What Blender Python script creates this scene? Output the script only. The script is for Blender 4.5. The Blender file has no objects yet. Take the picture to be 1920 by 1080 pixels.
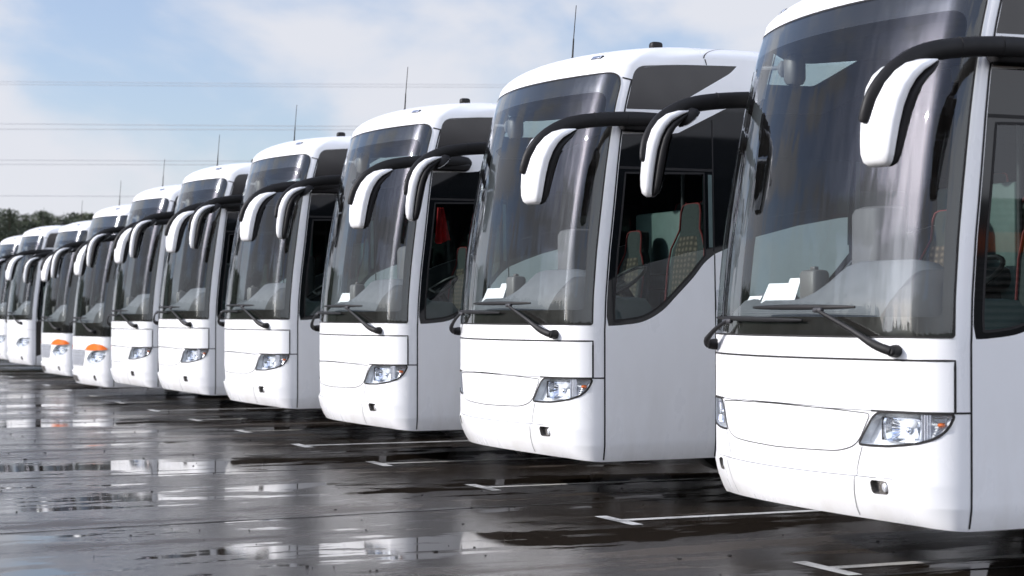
import bpy, bmesh, math, random
from mathutils import Vector, Matrix, noise
from mathutils.geometry import delaunay_2d_cdt
random.seed(7)
R = math.radians
PI = math.pi
scene = bpy.context.scene
COL = scene.collection

# ------------------------------------------------------------------ helpers
def lerp(t, pts):
    if t <= pts[0][0]: return pts[0][1]
    for (a, va), (b, vb) in zip(pts, pts[1:]):
        if t <= b: return va+(vb-va)*(t-a)/(b-a)
    return pts[-1][1]
def smooth(t):
    t = max(0, min(1, t)); return t*t*(3-2*t)
def tag(o, label=None, cat=None, group=None, kind=None):
    if label: o['label'] = label
    if cat: o['category'] = cat
    if group: o['group'] = group
    if kind: o['kind'] = kind
    return o
def empty(name, loc=(0, 0, 0), rz=0):
    o = bpy.data.objects.new(name, None); COL.objects.link(o)
    o.location = loc; o.rotation_euler = (0, 0, rz); o.empty_display_size = .3
    return o
def link(name, me, mat, parent=None):
    o = bpy.data.objects.new(name, me); COL.objects.link(o)
    if mat is not None:
        for m in (mat if isinstance(mat, (list, tuple)) else [mat]): me.materials.append(m)
    if parent: o.parent = parent
    return o
def mesh(name, vs, fs, mat, parent=None, sm=True, mi=None):
    me = bpy.data.meshes.new(name); me.from_pydata([tuple(v) for v in vs], [], fs)
    me.polygons.foreach_set('use_smooth', [sm]*len(fs))
    if mi: me.polygons.foreach_set('material_index', mi)
    me.update()
    return link(name, me, mat, parent)
def children(o): return [c for c in bpy.data.objects if c.parent == o]
def copy_tree(o, parent=None, kids=None):
    if kids is None:
        kids = {}
        for c in bpy.data.objects:
            if c.parent: kids.setdefault(c.parent.name, []).append(c)
    c = o.copy(); COL.objects.link(c); c.parent = parent
    for ch in kids.get(o.name, []): copy_tree(ch, c, kids)
    return c
class MB:
    """collects solids into one mesh"""
    def __init__(s): s.v = []; s.f = []; s.m = []
    def add(s, vs, fs, mi=0):
        n = len(s.v); s.v += [Vector(v) for v in vs]; s.f += [tuple(i+n for i in f) for f in fs]; s.m += [mi]*len(fs); return s
    def loft(s, rings, mi=0, caps=True):
        k = len(rings[0]); vs = [p for r in rings for p in r]; fs = []
        for i in range(len(rings)-1):
            for j in range(k):
                a, b = i*k+j, i*k+(j+1) % k
                fs.append((a, b, b+k, a+k))
        if caps:
            fs.append(tuple(range(k))[::-1]); fs.append(tuple((len(rings)-1)*k+j for j in range(k)))
        return s.add(vs, fs, mi)
    def box(s, c, d, mi=0, bev=.0, rot=None):
        hx, hy, hz = d[0]/2, d[1]/2, d[2]/2
        b = min(bev, hx*.9, hy*.9, hz*.9)
        if b > 0:
            prof = [(-hz, b), (-hz+b*.3, b*.3), (-hz+b, 0), (hz-b, 0), (hz-b*.3, b*.3), (hz, b)]
        else: prof = [(-hz, 0), (hz, 0)]
        rings = []
        for z, ins in prof:
            x, y = hx-ins, hy-ins
            if b > 0:
                r = b*.9; ring = []
                for cx, cy, a0 in ((x-r, y-r, 0), (-x+r, y-r, 90), (-x+r, -y+r, 180), (x-r, -y+r, 270)):
                    for q in (0, 45, 90): ring.append(Vector((cx+r*math.cos(R(a0+q)), cy+r*math.sin(R(a0+q)), z)))
            else: ring = [Vector((x, y, z)), Vector((-x, y, z)), Vector((-x, -y, z)), Vector((x, -y, z))]
            if rot: ring = [rot @ p for p in ring]
            rings.append([p+Vector(c) for p in ring])
        return s.loft(rings, mi)
    def tube(s, pts, r, n=10, mi=0, flat=1.0, up=(0, 0, 1)):
        pts = [Vector(p) for p in pts]; rings = []
        for i, p in enumerate(pts):
            t = (pts[min(i+1, len(pts)-1)]-pts[max(i-1, 0)]).normalized()
            a = t.cross(Vector(up))
            if a.length < 1e-4: a = t.cross(Vector((1, 0, 0)))
            a.normalize(); b = a.cross(t).normalized()
            rr = r[i] if isinstance(r, (list, tuple)) else r
            rings.append([p+a*rr*flat*math.cos(2*PI*k/n)+b*rr*math.sin(2*PI*k/n) for k in range(n)])
        return s.loft(rings, mi)
    def ball(s, c, d, mi=0, n=12, rot=None):
        rings = []
        for i in range(1, n//2):
            th = PI*i/(n//2)
            ring = [Vector((d[0]*math.sin(th)*math.cos(2*PI*k/n), d[1]*math.sin(th)*math.sin(2*PI*k/n), -d[2]*math.cos(th))) for k in range(n)]
            if rot: ring = [rot @ p for p in ring]
            rings.append([p+Vector(c) for p in ring])
        return s.loft(rings, mi)
    def build(s, name, mat, parent=None, sm=True, ang=40):
        o = mesh(name, s.v, s.f, mat, parent, sm, s.m)
        if sm:
            try: o.data.set_sharp_from_angle(angle=R(ang))
            except Exception: pass
        return o
def bez(pts, n=8):
    """Catmull-Rom through points"""
    P = [Vector(p) for p in pts]; out = []
    for i in range(len(P)-1):
        p0, p1, p2, p3 = P[max(i-1, 0)], P[i], P[i+1], P[min(i+2, len(P)-1)]
        for k in range(n):
            t = k/n
            out.append(.5*((2*p1)+(p2-p0)*t+(2*p0-5*p1+4*p2-p3)*t*t+(3*p1-p0-3*p2+p3)*t*t*t))
    out.append(P[-1]); return out

# ------------------------------------------------------------------ materials
def newmat(name):
    m = bpy.data.materials.new(name); m.use_nodes = True; nt = m.node_tree
    for n in list(nt.nodes): nt.nodes.remove(n)
    out = nt.nodes.new('ShaderNodeOutputMaterial')
    return m, nt, out
def pbr(name, col, rough=.5, metal=0, spec=.5, coat=0, nscale=0, namt=0, bump=0, bscale=200, coords='Object', rvar=0):
    m, nt, out = newmat(name); N = nt.nodes; L = nt.links
    b = N.new('ShaderNodeBsdfPrincipled'); L.new(b.outputs[0], out.inputs[0])
    b.inputs['Base Color'].default_value = (*col, 1); b.inputs['Roughness'].default_value = rough
    b.inputs['Metallic'].default_value = metal; b.inputs['Specular IOR Level'].default_value = spec
    b.inputs['Coat Weight'].default_value = coat; b.inputs['Coat Roughness'].default_value = .05
    if nscale or bump or rvar:
        tc = N.new('ShaderNodeTexCoord')
    if nscale and (namt or rvar):
        no = N.new('ShaderNodeTexNoise'); no.inputs['Scale'].default_value = nscale; no.inputs['Detail'].default_value = 6
        L.new(tc.outputs[coords], no.inputs['Vector'])
        if namt:
            mr = N.new('ShaderNodeMapRange'); mr.inputs[1].default_value = .3; mr.inputs[2].default_value = .7
            mr.inputs[3].default_value = 1-namt; mr.inputs[4].default_value = 1+namt*.4
            L.new(no.outputs[0], mr.inputs[0])
            mx = N.new('ShaderNodeMix'); mx.data_type = 'RGBA'; mx.blend_type = 'MULTIPLY'; mx.inputs[0].default_value = 1
            mx.inputs[6].default_value = (*col, 1); L.new(mr.outputs[0], mx.inputs[7]); L.new(mx.outputs[2], b.inputs['Base Color'])
        if rvar:
            m2 = N.new('ShaderNodeMapRange'); m2.inputs[1].default_value = .3; m2.inputs[2].default_value = .7
            m2.inputs[3].default_value = rough-rvar; m2.inputs[4].default_value = rough+rvar
            L.new(no.outputs[0], m2.inputs[0]); L.new(m2.outputs[0], b.inputs['Roughness'])
    if bump:
        n2 = N.new('ShaderNodeTexNoise'); n2.inputs['Scale'].default_value = bscale; n2.inputs['Detail'].default_value = 3
        L.new(tc.outputs[coords], n2.inputs['Vector'])
        bp = N.new('ShaderNodeBump'); bp.inputs['Strength'].default_value = bump; bp.inputs['Distance'].default_value = .002
        L.new(n2.outputs[0], bp.inputs['Height']); L.new(bp.outputs[0], b.inputs['Normal'])
    return m
def glassmat(name, tint, ior=1.5, dust=.0, dcol=(.42, .40, .38), boost=0, streak=True):
    m, nt, out = newmat(name); N = nt.nodes; L = nt.links
    tr = N.new('ShaderNodeBsdfTransparent'); tr.inputs[0].default_value = (*tint, 1)
    gl = N.new('ShaderNodeBsdfGlossy'); gl.inputs['Roughness'].default_value = .015; gl.inputs[0].default_value = (.95, .97, 1, 1)
    # Schlick reflectance, the same from both sides of the thin pane
    ge = N.new('ShaderNodeNewGeometry'); dp = N.new('ShaderNodeVectorMath'); dp.operation = 'DOT_PRODUCT'
    L.new(ge.outputs['Normal'], dp.inputs[0]); L.new(ge.outputs['Incoming'], dp.inputs[1])
    ab = N.new('ShaderNodeMath'); ab.operation = 'ABSOLUTE'; L.new(dp.outputs['Value'], ab.inputs[0])
    om = N.new('ShaderNodeMath'); om.operation = 'SUBTRACT'; om.inputs[0].default_value = 1; om.use_clamp = True; L.new(ab.outputs[0], om.inputs[1])
    p5 = N.new('ShaderNodeMath'); p5.operation = 'POWER'; p5.inputs[1].default_value = 5; L.new(om.outputs[0], p5.inputs[0])
    f0 = ((ior-1)/(ior+1))**2
    fr = N.new('ShaderNodeMath'); fr.operation = 'MULTIPLY_ADD'; fr.inputs[1].default_value = 1-f0; fr.inputs[2].default_value = f0; fr.use_clamp = True; L.new(p5.outputs[0], fr.inputs[0])
    tc = N.new('ShaderNodeTexCoord'); mp = N.new('ShaderNodeMapping'); L.new(tc.outputs['Object'], mp.inputs[0])
    base = tr
    if dust:
        mp.inputs['Scale'].default_value = (9, 9, .55)
        no = N.new('ShaderNodeTexNoise'); no.inputs['Scale'].default_value = 1.5; no.inputs['Detail'].default_value = 7; no.inputs['Roughness'].default_value = .62
        L.new(mp.outputs[0], no.inputs['Vector'])
        mr = N.new('ShaderNodeMapRange'); mr.inputs[1].default_value = .34; mr.inputs[2].default_value = .74; mr.inputs[3].default_value = dust*.25; mr.inputs[4].default_value = dust*1.7
        L.new(no.outputs[0], mr.inputs[0])
        df = N.new('ShaderNodeBsdfDiffuse'); df.inputs[0].default_value = (*dcol, 1)
        mx0 = N.new('ShaderNodeMixShader'); L.new(mr.outputs[0], mx0.inputs[0]); L.new(tr.outputs[0], mx0.inputs[1]); L.new(df.outputs[0], mx0.inputs[2]); base = mx0
        # slight waviness of the laminated pane
        mp2 = N.new('ShaderNodeMapping'); mp2.inputs['Scale'].default_value = (6, 6, .35); L.new(tc.outputs['Object'], mp2.inputs[0])
        n2 = N.new('ShaderNodeTexNoise'); n2.inputs['Scale'].default_value = 1.6; n2.inputs['Detail'].default_value = 1.5
        L.new(mp2.outputs[0], n2.inputs['Vector'])
        bp = N.new('ShaderNodeBump'); bp.inputs['Strength'].default_value = .17; bp.inputs['Distance'].default_value = .02
        L.new(n2.outputs[0], bp.inputs['Height']); L.new(bp.outputs[0], gl.inputs['Normal'])
    mx = N.new('ShaderNodeMixShader')
    if boost:
        ma = N.new('ShaderNodeMath'); ma.operation = 'MULTIPLY_ADD'; ma.inputs[1].default_value = 1-boost; ma.inputs[2].default_value = boost; ma.use_clamp = True
        L.new(fr.outputs[0], ma.inputs[0]); L.new(ma.outputs[0], mx.inputs[0])
    else: L.new(fr.outputs[0], mx.inputs[0])
    L.new(base.outputs[0], mx.inputs[1]); L.new(gl.outputs[0], mx.inputs[2]); L.new(mx.outputs[0], out.inputs[0])
    return m
M = {}
def paintmat():
    m, nt, out = newmat('white_paint'); N = nt.nodes; L = nt.links
    b = N.new('ShaderNodeBsdfPrincipled'); L.new(b.outputs[0], out.inputs[0])
    tc = N.new('ShaderNodeTexCoord'); mp = N.new('ShaderNodeMapping'); mp.inputs['Scale'].default_value = (1.6, 1.6, .5)
    L.new(tc.outputs['Object'], mp.inputs[0])
    no = N.new('ShaderNodeTexNoise'); no.inputs['Scale'].default_value = 2.4; no.inputs['Detail'].default_value = 8; no.inputs['Roughness'].default_value = .6
    L.new(mp.outputs[0], no.inputs['Vector'])
    # road film: a little greyer low on the body, broken by the noise
    sx = N.new('ShaderNodeSeparateXYZ'); L.new(tc.outputs['Object'], sx.inputs[0])
    m1 = N.new('ShaderNodeMapRange'); m1.inputs[1].default_value = .3; m1.inputs[2].default_value = 1.1; m1.inputs[3].default_value = .6; m1.inputs[4].default_value = .10
    L.new(sx.outputs[2], m1.inputs[0])
    m2 = N.new('ShaderNodeMapRange'); m2.inputs[1].default_value = .42; m2.inputs[2].default_value = .75; L.new(no.outputs[0], m2.inputs[0])
    mu = N.new('ShaderNodeMath'); mu.operation = 'MULTIPLY'; L.new(m1.outputs[0], mu.inputs[0]); L.new(m2.outputs[0], mu.inputs[1])
    mx = N.new('ShaderNodeMix'); mx.data_type = 'RGBA'; mx.inputs[6].default_value = (.86, .865, .87, 1); mx.inputs[7].default_value = (.62, .60, .56, 1)
    L.new(mu.outputs[0], mx.inputs[0]); L.new(mx.outputs[2], b.inputs['Base Color'])
    m3 = N.new('ShaderNodeMapRange'); m3.inputs[1].default_value = .3; m3.inputs[2].default_value = .75; m3.inputs[3].default_value = .22; m3.inputs[4].default_value = .42
    L.new(no.outputs[0], m3.inputs[0]); L.new(m3.outputs[0], b.inputs['Roughness'])
    b.inputs['Coat Weight'].default_value = .35; b.inputs['Coat Roughness'].default_value = .08
    return m
M['white'] = paintmat()
M['black'] = pbr('black_plastic', (.008, .0075, .008), .55, spec=.28, nscale=9, rvar=.08, bump=.25, bscale=400)
M['seam'] = pbr('rubber_seam', (.012, .011, .011), .8, nscale=20, namt=.3)
M['gseam'] = pbr('grey_seam', (.20, .20, .20), .7, nscale=20, namt=.2)
M['frit'] = pbr('black_glass_edge', (.016, .014, .013), .12, nscale=6, rvar=.06)
M['panel'] = pbr('black_side_panel', (.022, .019, .018), .2, nscale=4, rvar=.06)
M['tint'] = pbr('dark_window', (.006, .007, .008), .05, nscale=3, rvar=.02)
M['ws'] = glassmat('windscreen_glass', (.84, .88, .87), 1.52, dust=.010, boost=.0)
M['sg'] = glassmat('side_glass', (.46, .56, .53), 1.5, boost=.01)
M['lens'] = glassmat('lamp_glass', (.93, .95, .97), 1.5)
M['chrome'] = pbr('chrome', (.86, .88, .92), .10, 1, nscale=30, rvar=.05)
M['lampgrey'] = pbr('lamp_housing', (.78, .80, .83), .25, .45, nscale=20, namt=.2)
M['lampwhite'] = pbr('lamp_bowl', (.80, .82, .84), .3, .15, nscale=14, namt=.25)
M['amber'] = pbr('amber_bulb', (.75, .16, .03), .3, nscale=20, namt=.2)
M['orange'] = pbr('orange_cover', (.80, .16, .01), .35, nscale=20, namt=.15)
M['foglens'] = pbr('fog_lens', (.16, .15, .14), .15, .3, nscale=40, namt=.4)
M['mirror'] = pbr('mirror_glass', (.85, .87, .88), .02, 1, nscale=3, rvar=.01)
M['dash'] = pbr('dashboard_plastic', (.125, .13, .14), .65, nscale=12, namt=.12, bump=.3, bscale=300)
M['consolegrey'] = pbr('console_grey', (.075, .075, .08), .7, nscale=12, namt=.12)
M['dashdark'] = pbr('dark_interior_plastic', (.028, .028, .032), .6, nscale=12, namt=.2)
M['lining'] = pbr('lining', (.05, .05, .055), .85, nscale=8, namt=.25)
M['ceil'] = pbr('ceiling_panel', (.26, .26, .275), .8, nscale=8, namt=.1)
M['floorin'] = pbr('coach_floor', (.04, .04, .045), .8, nscale=8, namt=.2)
M['seatdark'] = pbr('seat_cloth', (.022, .028, .028), .85, nscale=60, namt=.4)
M['teal'] = pbr('grey_green_vinyl', (.08, .12, .115), .6, nscale=10, namt=.15)
M['red'] = pbr('red_piping', (.15, .008, .01), .6, nscale=40, namt=.2)
M['redcloth'] = pbr('red_cloth', (.60, .01, .015), .75, nscale=15, namt=.3)
M['paper'] = pbr('paper', (.85, .85, .86), .8, nscale=5, namt=.05)
M['silver'] = pbr('silver_grille', (.55, .57, .62), .35, .6, nscale=30, namt=.15)
M['tyre'] = pbr('tyre_rubber', (.02, .02, .02), .8, nscale=20, namt=.3)
M['rim'] = pbr('wheel_rim', (.45, .45, .46), .35, .8, nscale=10, namt=.2)
M['devgrey'] = pbr('device_grey', (.10, .095, .09), .5, nscale=10, namt=.1)
M['bark'] = pbr('bark', (.09, .06, .045), .9, nscale=6, namt=.4)
M['brownside'] = pbr('dark_brown_door', (.02, .017, .015), .3, nscale=6, namt=.2)
def checker():
    m, nt, out = newmat('check_cloth'); N = nt.nodes; L = nt.links
    b = N.new('ShaderNodeBsdfPrincipled'); L.new(b.outputs[0], out.inputs[0]); b.inputs['Roughness'].default_value = .9
    tc = N.new('ShaderNodeTexCoord'); wv = N.new('ShaderNodeTexWave'); wv.bands_direction = 'Z'; wv.inputs['Scale'].default_value = 7; wv.inputs['Distortion'].default_value = 2.5
    w2 = N.new('ShaderNodeTexWave'); w2.bands_direction = 'X'; w2.inputs['Scale'].default_value = 5; w2.inputs['Distortion'].default_value = 1.5
    L.new(tc.outputs['Object'], wv.inputs[0]); L.new(tc.outputs['Object'], w2.inputs[0])
    mu = N.new('ShaderNodeMath'); mu.operation = 'MULTIPLY'; L.new(wv.outputs['Fac'], mu.inputs[0]); L.new(w2.outputs['Fac'], mu.inputs[1])
    mx = N.new('ShaderNodeMix'); mx.data_type = 'RGBA'; mx.inputs[6].default_value = (.03, .024, .02, 1); mx.inputs[7].default_value = (.13, .10, .075, 1)
    L.new(mu.outputs[0], mx.inputs[0]); L.new(mx.outputs[2], b.inputs['Base Color']); return m
M['check'] = checker()
def leafmat():
    m, nt, out = newmat('pine_needles'); N = nt.nodes; L = nt.links
    b = N.new('ShaderNodeBsdfPrincipled'); L.new(b.outputs[0], out.inputs[0]); b.inputs['Roughness'].default_value = .8
    tc = N.new('ShaderNodeTexCoord'); no = N.new('ShaderNodeTexNoise'); no.inputs['Scale'].default_value = .9; no.inputs['Detail'].default_value = 5
    L.new(tc.outputs['Object'], no.inputs['Vector'])
    cr = N.new('ShaderNodeValToRGB'); cr.color_ramp.elements[0].position = .3; cr.color_ramp.elements[0].color = (.035, .048, .03, 1)
    cr.color_ramp.elements[1].position = .72; cr.color_ramp.elements[1].color = (.09, .105, .06, 1)
    L.new(no.outputs[0], cr.inputs[0]); L.new(cr.outputs[0], b.inputs['Base Color']); return m
M['leaf'] = leafmat()

# ------------------------------------------------------------------ coach shell surfaces
CA, CR = .28, .18
def WH(z): return lerp(z, [(.30, 1.235), (.36, 1.255), (.46, 1.273), (.6, 1.275), (1.4, 1.275), (3.3, 1.22), (3.5, 1.213)])
YP = [(.28, .17), (.315, .115), (.36, .075), (.42, .04), (.50, .008), (.585, -.010), (.600, -.012), (.616, .014), (.70, .008), (.8, .0), (1.3, .0), (1.38, .002), (1.6, .012), (1.94, .045), (2.2, .08), (2.4, .113), (2.6, .15), (2.84, .2), (3.1, .262), (3.3, .32), (3.385, .35), (3.5, .39)]
_yt = []
for i in range(0, 330):
    z = .28+i*.01; _yt.append(lerp(z, YP))
def _sm(i, k=4):
    a = [_yt[max(0, min(len(_yt)-1, i+j))] for j in range(-k, k+1)]; return sum(a)/len(a)
_ys = [_sm(i) if (i > 45 or i < 26) else _yt[i] for i in range(len(_yt))]
def yprof(z):
    t = (z-.28)/.01; i = int(max(0, min(len(_ys)-2, math.floor(t)))); f = max(0, min(1, t-i))
    return _ys[i]*(1-f)+_ys[i+1]*f
def ybot(z, ax):
    # the ledge dies out towards the corners
    return 0
KEND = 1.275-CR+CR*PI/2
def yp2(z, a):
    # the undercut below the bumper and its ledge die out towards the corners
    y = yprof(z)
    if z < 1.38: y = y*(1-smooth((a-1.05)/(KEND-1.05))) if z < .585 else y*(1-smooth((a-.72)/.5))
    return y
def cry(z): return CR-.055*smooth((z-2.1)/1.1)
def yseam(z): return yp2(z, 9)+CA+cry(z)
def SF(u, z):
    w = WH(z); s = 1 if u >= 0 else -1; a = abs(u); k = 1.275-CR; kk = w-CR
    if a <= k: x = a*kk/k; e = 0
    else:
        f = min((a-k)/CR, PI/2); x = kk+CR*math.sin(f); e = cry(z)*(1-math.cos(f))
    y = yp2(z, a)+CA*(x/w)**2+e
    return Vector((s*x, y, z))
def SS(sg):
    return lambda y, z: Vector((sg*WH(z), y, z))
def normal(S, a, b, h=.003):
    da = S(a+h, b)-S(a-h, b); db = S(a, b+h)-S(a, b-h)
    n = da.cross(db); return n.normalized() if n.length > 1e-9 else Vector((0, -1, 0))
def dens(poly, step, closed=True):
    out = []; n = len(poly)
    for i in range(n if closed else n-1):
        a, b = poly[i], poly[(i+1) % n]
        d = math.hypot(b[0]-a[0], b[1]-a[1]); k = max(1, math.ceil(d/step))
        for j in range(k): out.append((a[0]+(b[0]-a[0])*j/k, a[1]+(b[1]-a[1])*j/k))
    if not closed: out.append(tuple(poly[-1]))
    return out
def rnd(poly, r, n=5):
    """round polygon corners; r may be list"""
    out = []; m = len(poly)
    for i in range(m):
        p0, p1, p2 = poly[i-1], poly[i], poly[(i+1) % m]
        rr = r[i] if isinstance(r, (list, tuple)) else r
        if rr <= 0: out.append(tuple(p1)); continue
        a = (p0[0]-p1[0], p0[1]-p1[1]); b = (p2[0]-p1[0], p2[1]-p1[1]); la = math.hypot(*a); lb = math.hypot(*b)
        q = min(rr, la*.49, lb*.49)
        A = (p1[0]+a[0]/la*q, p1[1]+a[1]/la*q); B = (p1[0]+b[0]/lb*q, p1[1]+b[1]/lb*q)
        for j in range(n+1):
            t = j/n; out.append(((1-t)**2*A[0]+2*t*(1-t)*p1[0]+t*t*B[0], (1-t)**2*A[1]+2*t*(1-t)*p1[1]+t*t*B[1]))
    return out
def inside(p, poly):
    x, y = p; c = False; n = len(poly); j = n-1
    for i in range(n):
        xi, yi = poly[i]; xj, yj = poly[j]
        if (yi > y) != (yj > y) and x < (xj-xi)*(y-yi)/(yj-yi)+xi: c = not c
        j = i
    return c
def mirr(poly): return [(-a, b) for a, b in poly][::-1]
def patch(name, outer, holes, S, mat, parent, off=0, gu=.10, gz=.08, step=.03, rows=(), flip=False, mi_fn=None):
    loops = [dens(outer, step)]+[dens(h, step) for h in holes]
    vs = []; es = []
    for lp in loops:
        n0 = len(vs); vs += lp; es += [(n0+i, n0+(i+1) % len(lp)) for i in range(len(lp))]
    xs = [p[0] for p in loops[0]]; ys = [p[1] for p in loops[0]]
    nx = max(1, int((max(xs)-min(xs))/gu)); nz = max(1, int((max(ys)-min(ys))/gz))
    zr = sorted(set([round(min(ys)+(max(ys)-min(ys))*(j+.5)/nz, 4) for j in range(nz)]+list(rows)))
    for i in range(nx):
        for z in zr:
            p = (min(xs)+(max(xs)-min(xs))*(i+.5)/nx, z)
            if inside(p, loops[0]) and not any(inside(p, h) for h in loops[1:]): vs.append(p)
    r = delaunay_2d_cdt([Vector(v) for v in vs], es, [], 0, 1e-5)
    V, F = r[0], r[2]; fs = []; mi = []
    for f in F:
        c = ((V[f[0]][0]+V[f[1]][0]+V[f[2]][0])/3, (V[f[0]][1]+V[f[1]][1]+V[f[2]][1])/3)
        if inside(c, loops[0]) and not any(inside(c, h) for h in loops[1:]):
            fs.append(tuple(f) if not flip else tuple(f)[::-1])
            if mi_fn: mi.append(mi_fn(c))
    nn = [normal(S, v[0], v[1])*(-1 if flip else 1) for v in V]
    P = [S(v[0], v[1])+nn[i]*off for i, v in enumerate(V)]
    o = mesh(name, P, fs, mat, parent, True, mi or None)
    o.data.normals_split_custom_set_from_vertices([tuple(n) for n in nn])
    return o
def strip(MBo, pts, S, w, off=.0018, step=.04, flip=False, closed=False):
    pts = dens(pts, step, closed)
    if closed: pts = pts+[pts[0]]
    vs = []; n = len(pts)
    for i, p in enumerate(pts):
        a = pts[max(i-1, 0)]; b = pts[min(i+1, n-1)]
        if closed and i in (0, n-1): a = pts[-2]; b = pts[1]
        dx, dy = b[0]-a[0], b[1]-a[1]; l = math.hypot(dx, dy) or 1; nx, ny = -dy/l*w/2, dx/l*w/2
        for s in (-1, 1):
            q = (p[0]+nx*s, p[1]+ny*s); nrm = normal(S, *q)*(-1 if flip else 1)
            vs.append(S(*q)+nrm*off)
    fs = [(2*i, 2*i+1, 2*i+3, 2*i+2) for i in range(n-1)]
    if not flip: fs = [f[::-1] for f in fs]
    MBo.add(vs, fs)

# ------------------------------------------------------------------ outlines traced in metres on the shell
ZB, ZS = .33, 3.385
def bottom_z(u): return .335+.045*(1-min(1, abs(u)/1.378)**2)
WS = rnd([(-1.288, 1.387), (1.288, 1.387), (1.283, 3.345), (-1.283, 3.345)], [.02, .02, .13, .13], 8)
WSIN = rnd([(-1.235, 1.50), (1.235, 1.50), (1.205, 3.20), (-1.205, 3.20)], [.04, .04, .12, .12], 8)
HL = rnd([(.742, .787), (.83, .785), (.95, .788), (1.06, .80), (1.15, .818), (1.215, .845), (1.262, .893), (1.294, .974), (1.17, .977), (.86, .974)], [.02, 0, 0, .05, .05, .05, .05, .03, 0, .06], 5)
SHIELD = rnd([(.0, .728), (.40, .735), (.60, .742), (.735, .785), (.825, .962), (.55, .976), (0, .985), (-.55, .976), (-.825, .962), (-.735, .785), (-.60, .742), (-.40, .735)], [0, .1, .12, .08, .03, .2, .2, .2, .03, .08, .12, .1], 6)
FOG = rnd([(.832, .518), (.945, .518), (.948, .592), (.829, .597)], .025, 5)
SKIRT = .345
def side_window_outline():
    low = bez([(1.43, 1.94, 0), (1.335, 1.866, 0), (1.239, 1.756, 0), (1.097, 1.62, 0), (.957, 1.493, 0), (.79, 1.41, 0), (.6, 1.383, 0), (.492, 1.378, 0)], 5)
    low = [(p[0], p[1]) for p in low]
    pts = [(11.4, 2.30), (3.6, 2.30), (3.0, 2.285), (2.6, 2.25), (2.2, 2.18), (1.8, 2.08), (1.6, 2.01)]+low
    for k in range(12):
        z = 1.45+k*(2.86-1.45)/11; pts.append((yseam(z)+.012, z))
    pts += [(1.0, 2.872), (1.12, 2.885), (1.53, 3.085), (1.85, 3.20), (2.2, 3.25), (11.4, 3.25)]
    return pts
SWO = side_window_outline()
def pane_outline():
    low = bez([(1.345, 1.93, 0), (1.30, 1.88, 0), (1.205, 1.775, 0), (1.07, 1.645, 0), (.94, 1.53, 0), (.79, 1.452, 0), (.63, 1.425, 0), (.545, 1.42, 0)], 5)
    pts = [(p[0], p[1]) for p in low]
    for k in range(8):
        z = 1.5+k*(2.56-1.5)/7; pts.append((yseam(z)+.075, z))
    pts += [(1.345, 2.575)]
    return pts
PANE = pane_outline()
UW = rnd([(yseam(3.056)+.010, 3.056), (yseam(3.2)+.012, 3.2), (yseam(3.30)+.022, 3.395), (1.15, 3.425), (1.66, 3.44), (1.60, 3.38), (1.24, 3.178), (1.03, 3.062)], [.01, .05, .11, .1, .01, .05, .1, .05], 6)[::-1]
def zside(y): return 3.385+.105*smooth((y-.75)/.7)
def arch(yc, r=.56):
    return [(yc+r, SKIRT)]+[(yc+r*math.cos(a*PI/12), .5+r*math.sin(a*PI/12)) for a in range(0, 13)]+[(yc-r, SKIRT)]
LEN = 12.0

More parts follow.
